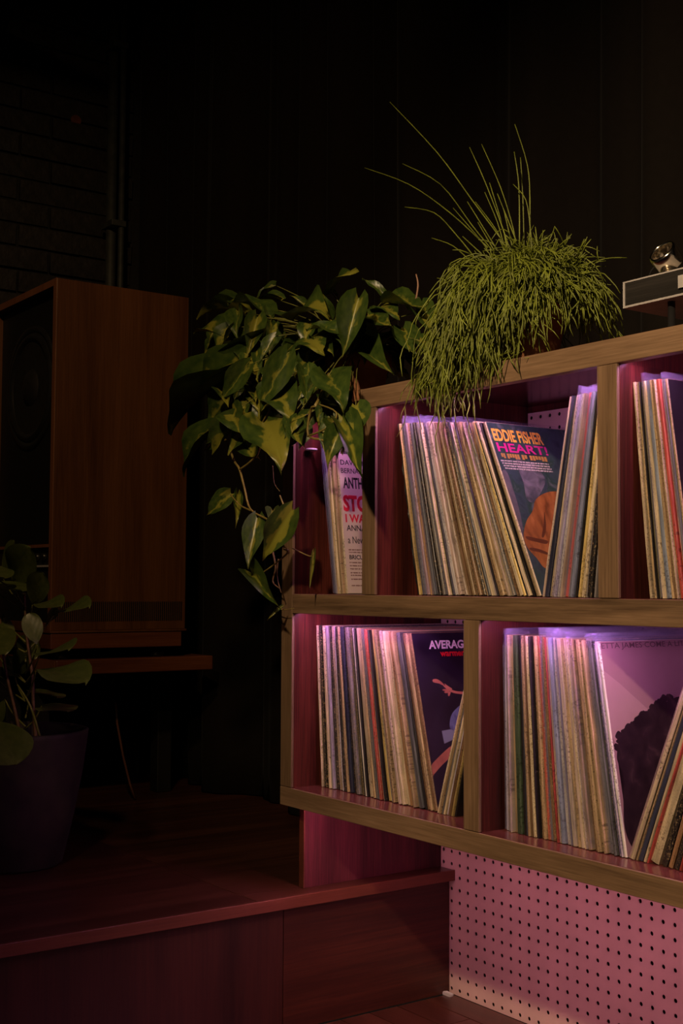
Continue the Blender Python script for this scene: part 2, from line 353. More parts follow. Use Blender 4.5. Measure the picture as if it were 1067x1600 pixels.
# ---------------------------------------------------------------- pegboard
def pegcells(mb, x0, x1, z0, z1, ox, oz, y0=0, y1=.0015, rad=.0040):
    p_ = .0254; n = 8
    i0, i1 = math.ceil((x0 - ox) / p_ - .5), math.floor((x1 - ox) / p_ + .5)
    j0, j1 = math.ceil((z0 - oz) / p_ - .5), math.floor((z1 - oz) / p_ + .5)
    cl = lambda a, lo, hi: min(max(a, lo), hi)
    for i in range(i0, i1 + 1):
        for j in range(j0, j1 + 1):
            cx, cz = ox + i * p_, oz + j * p_
            a0, a1 = cl(cx - p_/2, x0, x1), cl(cx + p_/2, x0, x1); b0, b1 = cl(cz - p_/2, z0, z1), cl(cz + p_/2, z0, z1)
            if a1 - a0 < 1e-5 or b1 - b0 < 1e-5: continue
            if cx - rad < a0 or cx + rad > a1 or cz - rad < b0 or cz + rad > b1:
                mb.add([(a0,y0,b0),(a1,y0,b0),(a1,y0,b1),(a0,y0,b1)], [(0,1,2,3)]); continue
            mx_, mz_ = cx, cz
            sq = [(a1, mz_), (a1, b1), (mx_, b1), (a0, b1), (a0, mz_), (a0, b0), (mx_, b0), (a1, b0)]
            ci = [(cx + rad * math.cos(math.pi/4 * k), cz + rad * math.sin(math.pi/4 * k)) for k in range(n)]
            vs = [(x, y0, z) for x, z in sq] + [(x, y0, z) for x, z in ci] + [(x, y1, z) for x, z in ci]
            mb.add(vs, [(k, (k+1) % n, n + (k+1) % n, n + k) for k in range(n)] + [(n + k, n + (k+1) % n, 2*n + (k+1) % n, 2*n + k) for k in range(n)])
PB = thing('pegboard', 'pinkish perforated pegboard backing under and behind the record shelf', 'pegboard', (.6, .004, ZF))
pm = MB(); pegcells(pm, -.034, .79, ZF, .16, 0, 0)
part('pegboard_sheet', pm, M['peg'], PB)
pm = MB(); pegcells(pm, -.034, XE, .16, .918, .2402 - .0254 * 20, .9085 - .0254 * 40)
part('pegboard_sheet', pm, M['peg'], PB)
part('pegboard_sheet', MB().box((.79, 0, ZF), (XE + .6, .006, .16)), M['peg'], PB)
part('backing', MB().box((-.034, .008, ZF), (XE + .6, .014, .93)), M['dark'], PB)
cc = at(691, 1551, Y=-.012)
tag(link('cable_clip', MB().box((-.012, -.006, 0), (.010, .004, .005)).tube([(-.016, -.004, .003), (-.005, 0, .006), (.012, .002, .004)], .0022, 6).mesh('cable_clip'), None, M['white']), 'small white clip on the floor at the pegboard corner', 'clip').location = (.007, -.014, ZF)

# ---------------------------------------------------------------- record shelf
S = thing('record_shelf', 'walnut edged record shelf with red laminate cubbies and pink strip lights', 'shelf', (.6, -.19, BB))
LIP = .018
def hboard(x0, x1, z0, z1, under, name, m_in, lip=True):
    bd = part(name, MB().box((x0, YF + .0025, under), (x1, -.002, z1)), m_in, S)
    part('front_edging', MB().box((x0, YF, z0), (x1, YF + (LIP if lip else .006) , z1 - .0005)), M['walnut_x'], bd, bevel=.0012)
    return bd
hboard(XL, XE, BB, BT, .166, 'bottom_board', M['lam_x'])
hboard(XLI, XE, MBt, MT, .541, 'middle_board', M['lam_x'])
tb = hboard(D1L + .0, XE, TB, TT, .930, 'top_board', M['lam_x'])
# left return of the top board: sawn overhanging end
part('overhang_end', MB().add([(D1L, YF, TB), (D1L, YF, TT), (D1L - .0145, YF, TT), (D1L, -.01, TB), (D1L, -.01, TT), (D1L - .0145, -.01, TT)], [(0,1,2),(3,5,4),(0,2,5,3),(1,4,5,2),(0,3,4,1)]), M['walnut_y'], tb)
ltb = part('left_top_board', MB().box((XL, YF + .004, TB + .0122), (D1L - .0005, -.002, TB + .018)), M['lam_x'], S)
part('front_edging', MB().box((XL, YF + .004, TB - .001), (D1L - .0005, YF + .018, TB + .012)), M['lam_x'], ltb)
def vboard(x0, x1, z0, z1, name='divider'):
    bd = part(name, MB().box((x0, YF + .0065, z0), (x1, -.002, z1)), M['lam_z'], S)
    part('front_edging', MB().box((x0, YF + .0002, z0 + .0003), (x1, YF + .0063, z1 - .0003)), M['walnut_z'], bd, bevel=.0012)
vboard(XL, XLI, BT, TB + .0035, 'end_panel')
vboard(D1L, D1R, MT, TB); part('divider_top', MB().box((D1L, YF + LIP, TB), (D1R, -.002, .930)), M['lam_z'], S)
vboard(D2L, D2R, MT, TB); part('divider_top', MB().box((D2L, YF + LIP, TB), (D2R, -.002, .930)), M['lam_z'], S)
vboard(E1L, E1R, BT, MBt); part('divider_top', MB().box((E1L, YF + LIP, MBt), (E1R, -.002, .541)), M['lam_z'], S)
vboard(XE, XE + .038, BB, TT, 'end_panel')
part('support_panel', MB().box((-.050, -.346, ZP + .0005), (-.034, -.0005, .166)), M['lam_s'], S)
part('support_edge', MB().box((-.050, -.3485, ZP + .0005), (-.034, -.3462, .166)), M['nosing'], S)
part('back_panel', MB().box((XL, -.002, .918), (XE, .006, .932)), M['lam_z'], S)
# pink LED strips behind the front lips, one per cubby: things of their own
def led(x0, x1, z, where, y=-.352, m='led'):
    t = thing('led_strip', 'pink led light strip tucked under ' + where, 'light strip', ((x0 + x1) / 2, y, z), 'led strips of the record shelf')
    part('channel', MB().box((x0, y - .006, z + .001), (x1, y + .006, z + .005)), M['white'], t)
    part('diffuser', MB().box((x0 + .004, y - .004, z - .0015), (x1 - .004, y + .004, z + .0008)), M[m], t)
led(XLI + .012, D1L - .006, .9045, 'the top of the small upper left cubby')
led(D1R + .012, D2L - .006, .9045, 'the top board over the tall upper middle cubby')
led(D2R + .012, XE - .02, .9045, 'the top board right of the upper right divider')
led(XLI + .012, E1L - .006, .5285, 'the middle board over the lower left cubby')
led(E1R + .012, XE - .02, .5285, 'the middle board over the lower right cubby')
led(XLI + .02, XE - .02, .1555, 'the bottom board above the pegboard', m='ledp')
# small white clip on the left cubby wall
wc = at(481, 705, X=XLI)
tag(link('cable_clip', MB().lathe([(.011, 0), (.012, .001), (.012, .0035), (.010, .0045)], (0,0,0), 16, 'z').mesh('cable_clip'), None, M['white']), 'small white disc clip on the wall of the upper left cubby', 'clip').location = (XLI + .0125, wc.y, wc.z)

# ---------------------------------------------------------------- records
C = {  # code: rgb, name
 'k': ((.014, .012, .014), 'black'), 'n': ((.03, .035, .08), 'dark navy'), 'c': ((.58, .47, .30), 'cream'), 't': ((.42, .29, .15), 'tan'),
 'w': ((.68, .64, .60), 'white'), 'g': ((.20, .19, .20), 'grey'), 's': ((.09, .095, .11), 'slate'), 'b': ((.20, .11, .05), 'brown'),
 'r': ((.42, .045, .03), 'red'), 'p': ((.50, .38, .32), 'pinkish'), 'l': ((.42, .38, .50), 'lavender'), 'y': ((.58, .42, .12), 'yellow'),
 'e': ((.05, .085, .045), 'green'), 'o': ((.42, .22, .09), 'orange'), 'u': ((.22, .27, .40), 'pale blue'), 'v': ((.12, .10, .04), 'olive'), 'm': ((.33, .2, .22), 'mauve')}
H = .3135
JM = {}
def jacket(v):
    if v in JM: return JM[v]
    rr = random.Random(100 + v); n = 10; vs = []; fs = []
    # local: x 0..1 thickness (scaled), y 0..H depth (0 = spine), z 0..H
    for j in range(n + 1):
        z = H * j / n; e = [rr.uniform(-.0007, .0007) for _ in range(3)]
        if j in (0, n): e = [q + .001 for q in e]
        vs += [(0, .0015 + e[0] * .5, z), (.22, e[1] * .5, z), (.78, e[2] * .5, z), (1, .0015 + e[0] * .5, z), (1, H, z), (0, H, z)]
    for j in range(n):
        for q in range(6): a = j * 6 + q; b = j * 6 + (q + 1) % 6; fs.append((a, b, b + 6, a + 6))
    fs += [(5, 4, 3, 2, 1, 0), tuple(n * 6 + q for q in range(6))]
    m = MB().add(vs, fs).mesh('record_jacket'); m.materials.append(M['jacket']); JM[v] = m; return m
TORN = None
def torn_mesh():
    rr = random.Random(5); n = 26; vs = []; fs = []
    for j in range(n + 1):
        z = H * j / n; a = rr.uniform(-.0025, .001); b = rr.uniform(-.003, .001)
        vs += [(-.05 + rr.uniform(-.25, .2), .002 + a, z), (.3, .001 + b, z), (.8, .001 + b * .6, z), (1, .002, z), (1, H, z), (0, H, z)]
    for j in range(n):
        for q in range(6): a = j * 6 + q; b = j * 6 + (q + 1) % 6; fs.append((a, b, b + 6, a + 6))
    fs += [(5, 4, 3, 2, 1, 0), tuple(n * 6 + q for q in range(6))]
    m = MB().add(vs, fs).mesh('record_jacket'); m.materials.append(M['jacket']); return m
SLV = {}
def sleeve(v):
    if v in SLV: return SLV[v]
    rr = random.Random(300 + v); m = MB(); n = 8; h = .322 + rr.uniform(0, .005)
    vs = []
    for j in range(n + 1):
        z = .0015 + h * j / n; 
        open_ = .0 if j < n - 1 else rr.uniform(-.25, .25)
        vs += [(-.05 + open_, h - .001, z), (-.05 + open_ * .5, -.0018 + rr.uniform(-.0006, .0006), z), (1.05 + open_, -.0018 + rr.uniform(-.0006, .0006), z), (1.05 + open_, h - .001, z)]
    fs = []
    for j in range(n):
        for q in range(3): a = j * 4 + q; fs.append((a, a + 1, a + 5, a + 4))
    me = m.add(vs, fs).mesh('plastic_sleeve'); me.materials.append(M['plastic']); SLV[v] = me; return me
ORD = ['first','second','third','fourth','fifth','sixth','seventh','eighth','ninth','tenth','eleventh','twelfth','thirteenth','fourteenth','fifteenth','sixteenth','seventeenth','eighteenth','nineteenth']
TENS = ['','','twent','thirt','fort','fift']
TW = ['','','twenty','thirty','forty','fifty']
def ordn(i):
    i += 1
    if i < 20: return ORD[i - 1]
    return TENS[i // 10] + 'ieth' if i % 10 == 0 else TW[i // 10] + '-' + ORD[i % 10 - 1]
def records(seq, xb, xt, z0, zt, Y, where, lean, group, special=None):
    """seq: codes, optional digit = relative thickness, '*' worn, '+' in plastic. xb / xt: spine positions at foot and at height zt"""
    items = []
    for tok in seq.split():
        code = tok[0]; wt = 1.0
        ds = [q for q in tok if q.isdigit()]
        if ds: wt = int(ds[0]) / 2
        items.append((code, wt, '*' in tok, '+' in tok, '!' in tok))
    tot = sum(i[1] for i in items); cum = 0; made = []
    for i, (code, wt, worn, plast, torn) in enumerate(items):
        a = cum / tot; cum += wt
        X0 = xb[0] + (xb[1] - xb[0]) * a; X1 = xt[0] + (xt[1] - xt[0]) * a
        dz = zt - z0; th = math.atan2(X1 - X0, dz)           # positive = top to the right
        sp_ = min(abs(xb[1] - xb[0]), abs(xt[1] - xt[0])) / tot * wt
        t = sp_ * math.cos(th) * .95
        y = Y + R_.uniform(-.004, .004)
        rgb, nm = C[code]; kk = R_.uniform(.75, 1.3); av = sum(rgb) / 3; rgb = tuple((q * .85 + av * .15) * kk for q in rgb)
        wear = .15 if torn else (R_.uniform(.6, 1.0) if worn else R_.uniform(.12, .4))
        lab = f"{'worn ' if worn else ''}{nm} record{' in clear plastic' if plast else ''}, {ordn(i)} from left, {where}"
        me = torn_mesh() if torn else jacket(R_.randrange(6))
        root = thing('vinyl_record', lab, 'record', (0,0,0), group)
        piv = Vector((X0, y, z0 + .0006))
        if th > 0: piv.x += t * math.cos(th) ; 
        root.location = piv; root.rotation_euler = (0, th, 0)
        j = link('jacket', me, root); j.scale = (t, 1, 1); j.color = (*rgb, wear)
        if th > 0: j.location.x = -t
        if plast:
            s = link('plastic_sleeve', sleeve(R_.randrange(5)), root); s.scale = (t, 1, 1); s.location.x = j.location.x
        made.append((root, j, t))
    return made
G = {}
def wx(px, py, Y): return at(px, py, Y=Y).x
def px_group(b0, b1, t0, t1, Y):
    """feet and tops of the first and the last spine as measured points"""
    B0, B1, T0, T1 = (at(*q, Y=Y) for q in (b0, b1, t0, t1))
    return (B0.x, B1.x), (T0.x, T1.x), (T0.z + T1.z) / 2
# upper middle
YU = -.338
xb, xt, zt = px_group((650, 930), (850, 934), (620.5, 662), (757, 659), YU)
A = records("k2! y1* k1* g3+ m2+ o1 s2+ g2 k2* g2* g2+ c1 k1 w3+ p3 p2 t1 b1 t2* b1* k2* b2* k2* t1 s2 c1 l2+ k1 b1* t2 p2* c1 g2* b1* c3 y2 k1 c2 k1 t2* c2", xb, xt, MT, zt, YU,
            'upper middle row leaning left', -1, 'records leaning left in the upper middle cubby')
xb, xt, zt = px_group((848, 934), (930, 935), (890, 625), (957, 622), YU)
A2 = records("p1 n3 c2 l2+ w2+ p1 r3+ g1 u2+ k1 y2 c2 g2 k3* g1", xb, xt, MT, zt, YU, 'upper middle row leaning right', 1, 'records leaning right in the upper middle cubby')
# upper right
xb, xt, zt = px_group((1016, 935), (1083, 936), (990, 598), (1040, 607), -.345)
A3 = records("c2* t2* k1 v2 c2+ c1 u4 t2* b2* c1* r3 o1 g2+ t2*", xb, xt, MT, zt, -.345, 'upper right cubby', -1, 'records in the upper right cubby')
# upper left
xb, xt, zt = px_group((524, 926), (541, 926), (505, 705), (525.5, 705), -.335)
A4 = records("n2+ g2+ t2 c2 t2* t2 c3", xb, xt, MT, zt, -.335, 'small upper left cubby', -1, 'records in the small upper left cubby')
# lower left
YL = -.320
xb, xt, zt = px_group((504.5, 1229), (684, 1271), (496, 977), (640, 992), YL)
A5 = records("c1* k2* t2* c2 l2 k2* p3* l1 k2* t2* n3 k2* g3* v2* k1 w1 k1 c3 t2* g2* s1 r2* p1 k1 y2 g2 t2* s2 p2 c2 c2 o1 y2 t2 g1 s3 k1 b2* t2* b3*", xb, xt, BT, zt, YL,
             'lower left cubby leaning left', -1, 'records leaning left in the lower left cubby')
xb, xt, zt = px_group((684, 1277), (713, 1284), (742, 1000), (762, 1003), YL)
A6 = records("c2 t2 g2 c2 l2 b3 y2* k2", xb, xt, BT, zt, YL, 'short row leaning on lower divider', 1, 'records leaning on the lower divider')
# lower right
YR = -.332
xb, xt, zt = px_group((788, 1302), (980, 1338), (784, 995), (935, 1001), YR)
A7 = records("l2+ t2 t1* c1+ t2 r1* e4 k2 n1 t2* b1 c2* o1 k1 b2* t2* r2* g1+ b2* k2* r1 y1 u3+ w3*+ g1 c3+ t2* p2 c2* t3+ b2* t3* k1* t2 g3+ s2 k2* w1+ w2", xb, xt, BT, zt, YR,
             'lower right row leaning left', -1, 'records leaning left in the lower right cubby')
xb, xt, zt = px_group((979, 1340), (1110, 1368), (1078, 1030), (1190, 1040), YR)
A8 = records("m2 c3 t1 n3 c2 r1 c6* k4* o3* k3* r2 k2 v3 t2 b2 c2 g2", xb, xt, BT, zt, YR, 'lower right row leaning right', 1, 'records leaning right in the lower right cubby')

# ---------------------------------------------------------------- printed covers
def flat(name, col, rough=.35, emis=0): return plain(name, col, rough, noise=.06, nscale=20)
def on_cover(rec, px, py):
    """image point -> (depth from spine, height) on the right face of a record"""
    root, j, t = rec; bpy.context.view_layer.update()
    Mi = (Matrix.Translation(root.location) @ root.rotation_euler.to_matrix().to_4x4()).inverted()
    d = CF + CR * ((px - 533.5) / FPX) + CU * ((800 - py) / FPX)
    o = Mi @ CC; v = Mi.to_3x3() @ d; xs = t + j.location.x
    k = (xs - o.x) / v.x; q = o + v * k; return q.y, q.z
def text(rec, s, x0, y0, x1, y1, m, bold=0., lift=.0004, name='lettering', shear=0):
    """lettering fitted between the image corners (x0,y0) top left and (x1,y1) bottom right"""
    u0, v1 = on_cover(rec, x0, y0); u1, _ = on_cover(rec, x1, y0); _, v0 = on_cover(rec, x0, y1)
    c = bpy.data.curves.new('txt', 'FONT'); c.body = s; c.offset = bold; c.shear = shear; c.resolution_u = 3; c.extrude = 0
    o = bpy.data.objects.new('txt', c); COL.objects.link(o); bpy.context.view_layer.update()
    me = bpy.data.meshes.new_from_object(o.evaluated_get(bpy.context.evaluated_depsgraph_get())); bpy.data.objects.remove(o)
    X = [v.co.x for v in me.vertices]; Yv = [v.co.y for v in me.vertices]
    a, b, c0, d = min(X), max(X), min(Yv), max(Yv); xs = rec[2] + rec[1].location.x + lift
    for v in me.vertices:
        v.co = Vector((xs, u0 + (v.co.x - a) / (b - a) * (u1 - u0), v0 + (v.co.y - c0) / (d - c0) * (v1 - v0)))
    me.materials.clear(); me.materials.append(m); me.name = name
    ob = link(name, me, rec[0]); return ob
def shape(rec, pts, m, lift=.00025, name='cover_print', smooth_=True):
    uv = [on_cover(rec, *q) for q in pts]
    if smooth_:
        n = len(uv); out = []
        for i in range(n):
            p0, p1, p2, p3 = (uv[(i + k) % n] for k in (-1, 0, 1, 2))
            for s_ in range(5):
                t = s_ / 5; out.append(tuple(.5 * (2*p1[k] + (p2[k]-p0[k])*t + (2*p0[k]-5*p1[k]+4*p2[k]-p3[k])*t*t + (3*p1[k]-p0[k]-3*p2[k]+p3[k])*t**3) for k in (0, 1)))
        uv = out
    lim = lambda a: min(max(a, .002), H - .002)
    xs = rec[2] + rec[1].location.x + lift
    bm = bmesh.new(); vs = [bm.verts.new((xs, lim(u), lim(v))) for u, v in uv]; f_ = bm.faces.new(vs); bmesh.ops.triangulate(bm, faces=[f_])
    bm.normal_update(); me = bpy.data.meshes.new(name); bm.to_mesh(me); bm.free(); me.materials.append(m)
    return link(name, me, rec[0])
def small_print(rec, x0, y0, x1, y1, m, seed, lift=.0004):
    """a line of print too small to read: word-long dashes"""
    rr = random.Random(seed); u0, v1 = on_cover(rec, x0, y0); u1, _ = on_cover(rec, x1, y0); _, v0 = on_cover(rec, x0, y1); h = v1 - v0
    mb = MB(); u = u0; xs = rec[2] + rec[1].location.x + lift
    while u < u1:
        w_ = rr.uniform(.6, 1.0) * h * .8
        for _k in range(rr.randint(2, 6)):
            if u + w_ > u1: break
            b_ = v0 + (h * .25 if rr.random() < .3 else 0); mb.add([(xs, u, b_), (xs, u + w_ * .8, b_), (xs, u + w_ * .8, v1), (xs, u, v1)], [(0, 1, 2, 3)]); u += w_
        u += w_ * .7
    me = mb.mesh('small_print'); me.materials.append(m); return link('small_print', me, rec[0])
def cover(rec, m, lift=.00012):
    xs = rec[2] + rec[1].location.x + lift
    me = MB().add([(xs, .002, .0005), (xs, H - .0005, .0005), (xs, H - .0005, H - .0005), (xs, .002, H - .0005)], [(0, 1, 2, 3)]).mesh('front_cover')
    me.materials.append(m); return link('front_cover', me, rec[0])
def print_mat(name, stops, scale, vec=(1,1,1), rough=.3, dist=.5, detail=3.0):
    m, nt, b = mat(name); tc = nd(nt, 'ShaderNodeTexCoord'); mp = nd(nt, 'ShaderNodeMapping'); mp.inputs['Scale'].default_value = vec
    n = nd(nt, 'ShaderNodeTexNoise', Scale=scale, Detail=detail, Distortion=dist); nt.links.new(tc.outputs['Object'], mp.inputs[0]); nt.links.new(mp.outputs[0], n.inputs['Vector'])
    r = ramp(nt, stops); nt.links.new(n.outputs['Fac'], r.inputs[0]); nt.links.new(r.outputs[0], b.inputs['Base Color']); b.inputs['Roughness'].default_value = rough
    return m
# teal cover with yellow and pink title
rec = A[-1]
rec[0]['label'] = 'record facing out with yellow and pink title on dark teal cover and brown sleeve'
cover(rec, print_mat('teal_cover', [(.30, (.012, .02, .035)), (.48, (.035, .06, .075)), (.60, (.02, .05, .04)), (.75, (.12, .14, .17))], 30))
pale = print_mat('pale_print', [(.35, (.05, .06, .08)), (.7, (.17, .16, .21))], 45); pale2 = print_mat('dim_print', [(.3, (.06, .06, .08)), (.7, (.13, .12, .14))], 45)
shape(rec, [(790, 735), (800, 760), (812, 800), (818, 840), (812, 838), (800, 800), (788, 765), (780, 742)], pale2)
shape(rec, [(810, 712), (818, 722), (834, 725), (845, 738), (852, 752), (842, 775), (832, 785), (822, 778), (818, 755), (810, 735), (806, 720)], pale)
brown = print_mat('brown_sleeve_print', [(.3, (.13, .045, .013)), (.55, (.29, .11, .032)), (.75, (.38, .16, .055))], 22, (1, 2.2, 1)); bdark = flat('brown_fold_print', (.09, .03, .012))
shape(rec, [(818, 838), (822, 815), (832, 798), (836, 782), (848, 772), (864, 768), (884, 772), (884, 800), (880, 842), (870, 880), (852, 888), (838, 872), (824, 856)], brown, .0003)
shape(rec, [(822, 838), (838, 841), (855, 845), (853, 850), (838, 847), (824, 843)], bdark, .0004)
shape(rec, [(828, 856), (842, 858), (856, 864), (855, 867), (842, 863), (829, 860)], bdark, .0004)
shape(rec, [(850, 800), (853, 822), (850, 838), (846, 838), (849, 820)], bdark, .0004)
yel = flat('yellow_ink', (.72, .42, .06)); mag = flat('magenta_ink', (.50, .02, .22)); ochre = flat('ochre_ink', (.40, .22, .06)); wh = flat('white_ink', (.55, .5, .5))
text(rec, 'EDDIE FISHER', 766, 669, 841, 688, yel, .03)
text(rec, 'HEART!', 774, 691, 850, 705, mag, .022)
small_print(rec, 782, 708, 853, 715.5, ochre, 1)
for i in range(4): small_print(rec, 782 + 2.2 * i, 718.5 + 4 * i, 855 + 2.2 * i, 720.6 + 4 * i, wh, 5 + i)
# black cover with white and red title
rec = A5[-1]
rec[0]['label'] = 'record with dark purple cover, white and red title and reaching hands, facing the lower divider'
cover(rec, print_mat('violet_black_cover', [(.35, (.010, .006, .014)), (.6, (.022, .014, .034)), (.8, (.04, .025, .06))], 9))
wi = flat('bright_white_ink', (.78, .72, .74)); ri = flat('red_ink', (.55, .012, .02)); sk = print_mat('salmon_print', [(.3, (.26, .075, .07)), (.7, (.42, .14, .12))], 30); blu = print_mat('blue_print', [(.3, (.05, .05, .16)), (.6, (.14, .15, .34)), (.8, (.3, .3, .5))], 40)
text(rec, 'AVERAGE', 668, 1001, 731, 1014.5, wi, .035, shear=.1)
text(rec, 'warmer', 687, 1018.5, 725, 1026, ri, .03)
shape(rec, [(676, 1062), (682, 1061), (689, 1065), (694, 1071), (690, 1070), (686, 1068), (677, 1066)], sk)
shape(rec, [(692, 1071), (698, 1072), (704, 1077), (713, 1080), (724, 1081), (724, 1084.5), (712, 1083.5), (704, 1081), (699, 1078)], sk)
for a in ([(694, 1068), (700, 1072), (706, 1076), (704, 1078), (698, 1074)], [(692, 1077), (700, 1077), (700, 1080), (692, 1079)], [(694, 1081), (700, 1079), (702, 1082), (696, 1083)], [(700, 1082), (704, 1081), (702, 1087), (700, 1087)]): shape(rec, a, sk, .0003)
shape(rec, [(704, 1120), (712, 1108), (722, 1104), (726, 1140), (712, 1141), (703, 1138)], blu)
shape(rec, [(690, 1142), (712, 1138), (712, 1154), (694, 1162)], flat('grey_blue_ink', (.17, .18, .30)), smooth_=False)
shape(rec, [(667, 1204), (684, 1184), (704, 1166), (712, 1166), (710, 1176), (690, 1196), (671, 1216)], sk)
# mauve cover with serif style title
rec = A7[-1]
rec[0]['label'] = 'record with pale mauve cover, thin title line and dark curly hair portrait'
cover(rec, print_mat('mauve_cover', [(.3, (.26, .155, .175)), (.7, (.34, .21, .225))], 5))
ink = flat('plum_ink', (.075, .035, .05)); hair = print_mat('dark_hair_print', [(.3, (.012, .007, .010)), (.6, (.03, .016, .022)), (.8, (.10, .055, .065))], 40); lite = print_mat('light_mauve_print', [(.3, (.36, .235, .24)), (.7, (.42, .28, .275))], 6)
shape(rec, [(940, 1048), (968, 1068), (1014, 1110), (990, 1140), (966, 1170), (956, 1150), (948, 1100)], lite, .0002, smooth_=False)
text(rec, 'ETTA JAMES·COME A LITTLE CLOSER', 938.5, 1005, 1128, 1016.5, ink, .005)
shape(rec, [(940, 1003.2), (1128, 1003.2), (1128, 1004), (940, 1004)], ink, .0004, smooth_=False)
rr = random.Random(3); hp = []
for q in [(974, 1140), (985, 1130), (996, 1122), (1006, 1115), (1018, 1108), (1032, 1100), (1046, 1093), (1062, 1090), (1080, 1092), (1100, 1110), (1110, 1160), (1100, 1230), (1070, 1290), (1030, 1330), (1000, 1334), (984, 1318), (976, 1290), (974, 1250), (972, 1215), (966, 1190), (962, 1172), (966, 1155)]:
    hp.append((q[0] + rr.uniform(-2.5, 2.5), q[1] + rr.uniform(-2.5, 2.5)))
shape(rec, hp, hair, .0003)
for i in range(60):
    k_ = i / 59; cx_, cy_ = 963 + 85 * k_ + rr.uniform(-7, 5), 1168 - 78 * k_ ** .8 + rr.uniform(-8, 5); s_ = rr.uniform(2, 6.5)
    shape(rec, [(cx_ - s_, cy_), (cx_ - s_ * .2, cy_ - s_ * rr.uniform(.6, 1.4)), (cx_ + s_, cy_ - s_ * .3), (cx_ + s_ * .6, cy_ + s_), (cx_ - s_ * .5, cy_ + s_ * .8)], hair, .00032 + i * 2e-6)
# poster style cover in the small left cubby
rec = A4[-1]
rec[0]['label'] = 'record with pale poster style cover of black and red lettering in the small cubby'
cover(rec, print_mat('pale_poster_cover', [(.3, (.52, .42, .40)), (.7, (.64, .53, .50))], 6))
bi = flat('black_ink', (.02, .018, .025)); r2 = flat('poster_red_ink', (.60, .02, .05))
for s, y0, y1, x0, x1, m_, bo in [('DAVID MERRICK', 718, 726, 531, 604, bi, .012), ('BERNARD DELFONT', 731, 739, 532, 612, bi, .012), ('ANTHONY', 745, 763, 535, 590, bi, .03),
        ('STOP', 773, 799, 535, 583, r2, .045), ('I WANT', 803, 816, 539, 588, r2, .035), ('ANNA QUAYLE', 820, 831, 541, 610, bi, .015), ('a New Musical', 838, 849, 543, 598, bi, .005), 
        ('BRICUSSE', 867, 874, 545.5, 578, bi, .025)]:
    text(rec, s, x0, y0, x1, y1, m_, bo)
bri = flat('brown_ink', (.16, .07, .06))
for i, y in enumerate((858, 862, 878, 883, 888, 894, 898, 904, 914)): small_print(rec, 544.5 + i * .6, y, 566 + i * .6, y + 2.0, bri, 30 + i)
small_print(rec, 531, 704, 560, 709, bi, 50)
# plain dark cover, upper right
rec = A3[-1]; rec[0]['label'] = 'record with plain black cover facing out in the upper right cubby'
cover(rec, print_mat('black_cover', [(.3, (.008, .006, .010)), (.7, (.016, .012, .02))], 6, rough=.4))

# ---------------------------------------------------------------- plants: leaf meshes
def leaf_mesh(kind, seed, droop=.35, fold=.25, wave=.03):
    """blade along +Y (base at 0, tip at 1), width along X, upper side +Z"""
    rr = random.Random(seed); nu, nv = 6, 12; vs = []; uv = []; fs = []
    ph = rr.uniform(0, 6); tw = rr.uniform(-.15, .15)
    for j in range(nv + 1):
        v = (1 - math.cos(math.pi * j / nv)) / 2
        if kind == 'heart':
            hw = .30 * (max(v, 0) ** .5) * max(0, 1 - v) ** 1.4 / .333 + .004
            back = .14 * max(0, 1 - v * 5)
            if v == 0: hw = .09
        else:
            vp = v ** 1.3; hw = .29 * math.sqrt(max(0, 4 * vp * (1 - vp))) * (1 - math.exp(-v * 7)); back = 0
            hw = max(hw, .004)
        for i in range(-nu, nu + 1):
            u = i / nu; x = u * hw
            y = v - back * abs(u) ** 1.5
            z = abs(u) * hw * fold * 2 + droop * .4 * v * (1 - v) + wave * math.sin(9 * v + ph + u * 2) * abs(u)
            z += tw * u * hw * v * 2
            if kind == 'heart' and v > .85: x += (v - .85) * rr.uniform(.2, .25) * (1 if seed % 2 else -1)
            vs.append((x, y, z)); uv.append((u * .5 * (hw / .32 * .8 + .2), v))
    W_ = 2 * nu + 1
    for j in range(nv):
        for i in range(2 * nu): a = j * W_ + i; fs.append((a, a + 1, a + W_ + 1, a + W_))
    m = bpy.data.meshes.new('leaf'); m.from_pydata(vs, [], fs); m.update()
    L_ = m.uv_layers.new(name='UVMap')
    for p_ in m.polygons:
        p_.use_smooth = True
        for li in p_.loop_indices: L_.data[li].uv = uv[m.loops[li].vertex_index]
    return m
HL = [leaf_mesh('heart', 10 + i, droop=.15 + .14 * i, fold=.15 + .12 * (i % 4), wave=.03 + .015 * (i % 3)) for i in range(7)]
OL = [leaf_mesh('oval', 40 + i, droop=.1 + .1 * i, fold=.03 + .02 * i, wave=.015) for i in range(4)]
for m_ in HL: m_.materials.append(M['leaf'])
for m_ in OL: m_.materials.append(M['leaf2'])
def put_leaf(plant, base, tip, nrm, meshes, wid=1.0, idx=None, name='leaf'):
    d = tip - base; L_ = d.length; y = d.normalized()
    z = (nrm - y * nrm.dot(y)).normalized(); x = y.cross(z)
    o = link(name, meshes[idx if idx is not None else R_.randrange(len(meshes))], plant)
    mw = Matrix(((x.x * wid, y.x, z.x, 0), (x.y * wid, y.y, z.y, 0), (x.z * wid, y.z, z.z, 0), (0, 0, 0, 1)))
    o.matrix_local = Matrix.Translation(base - plant.location) @ mw @ Matrix.Scale(L_, 4)
    return o
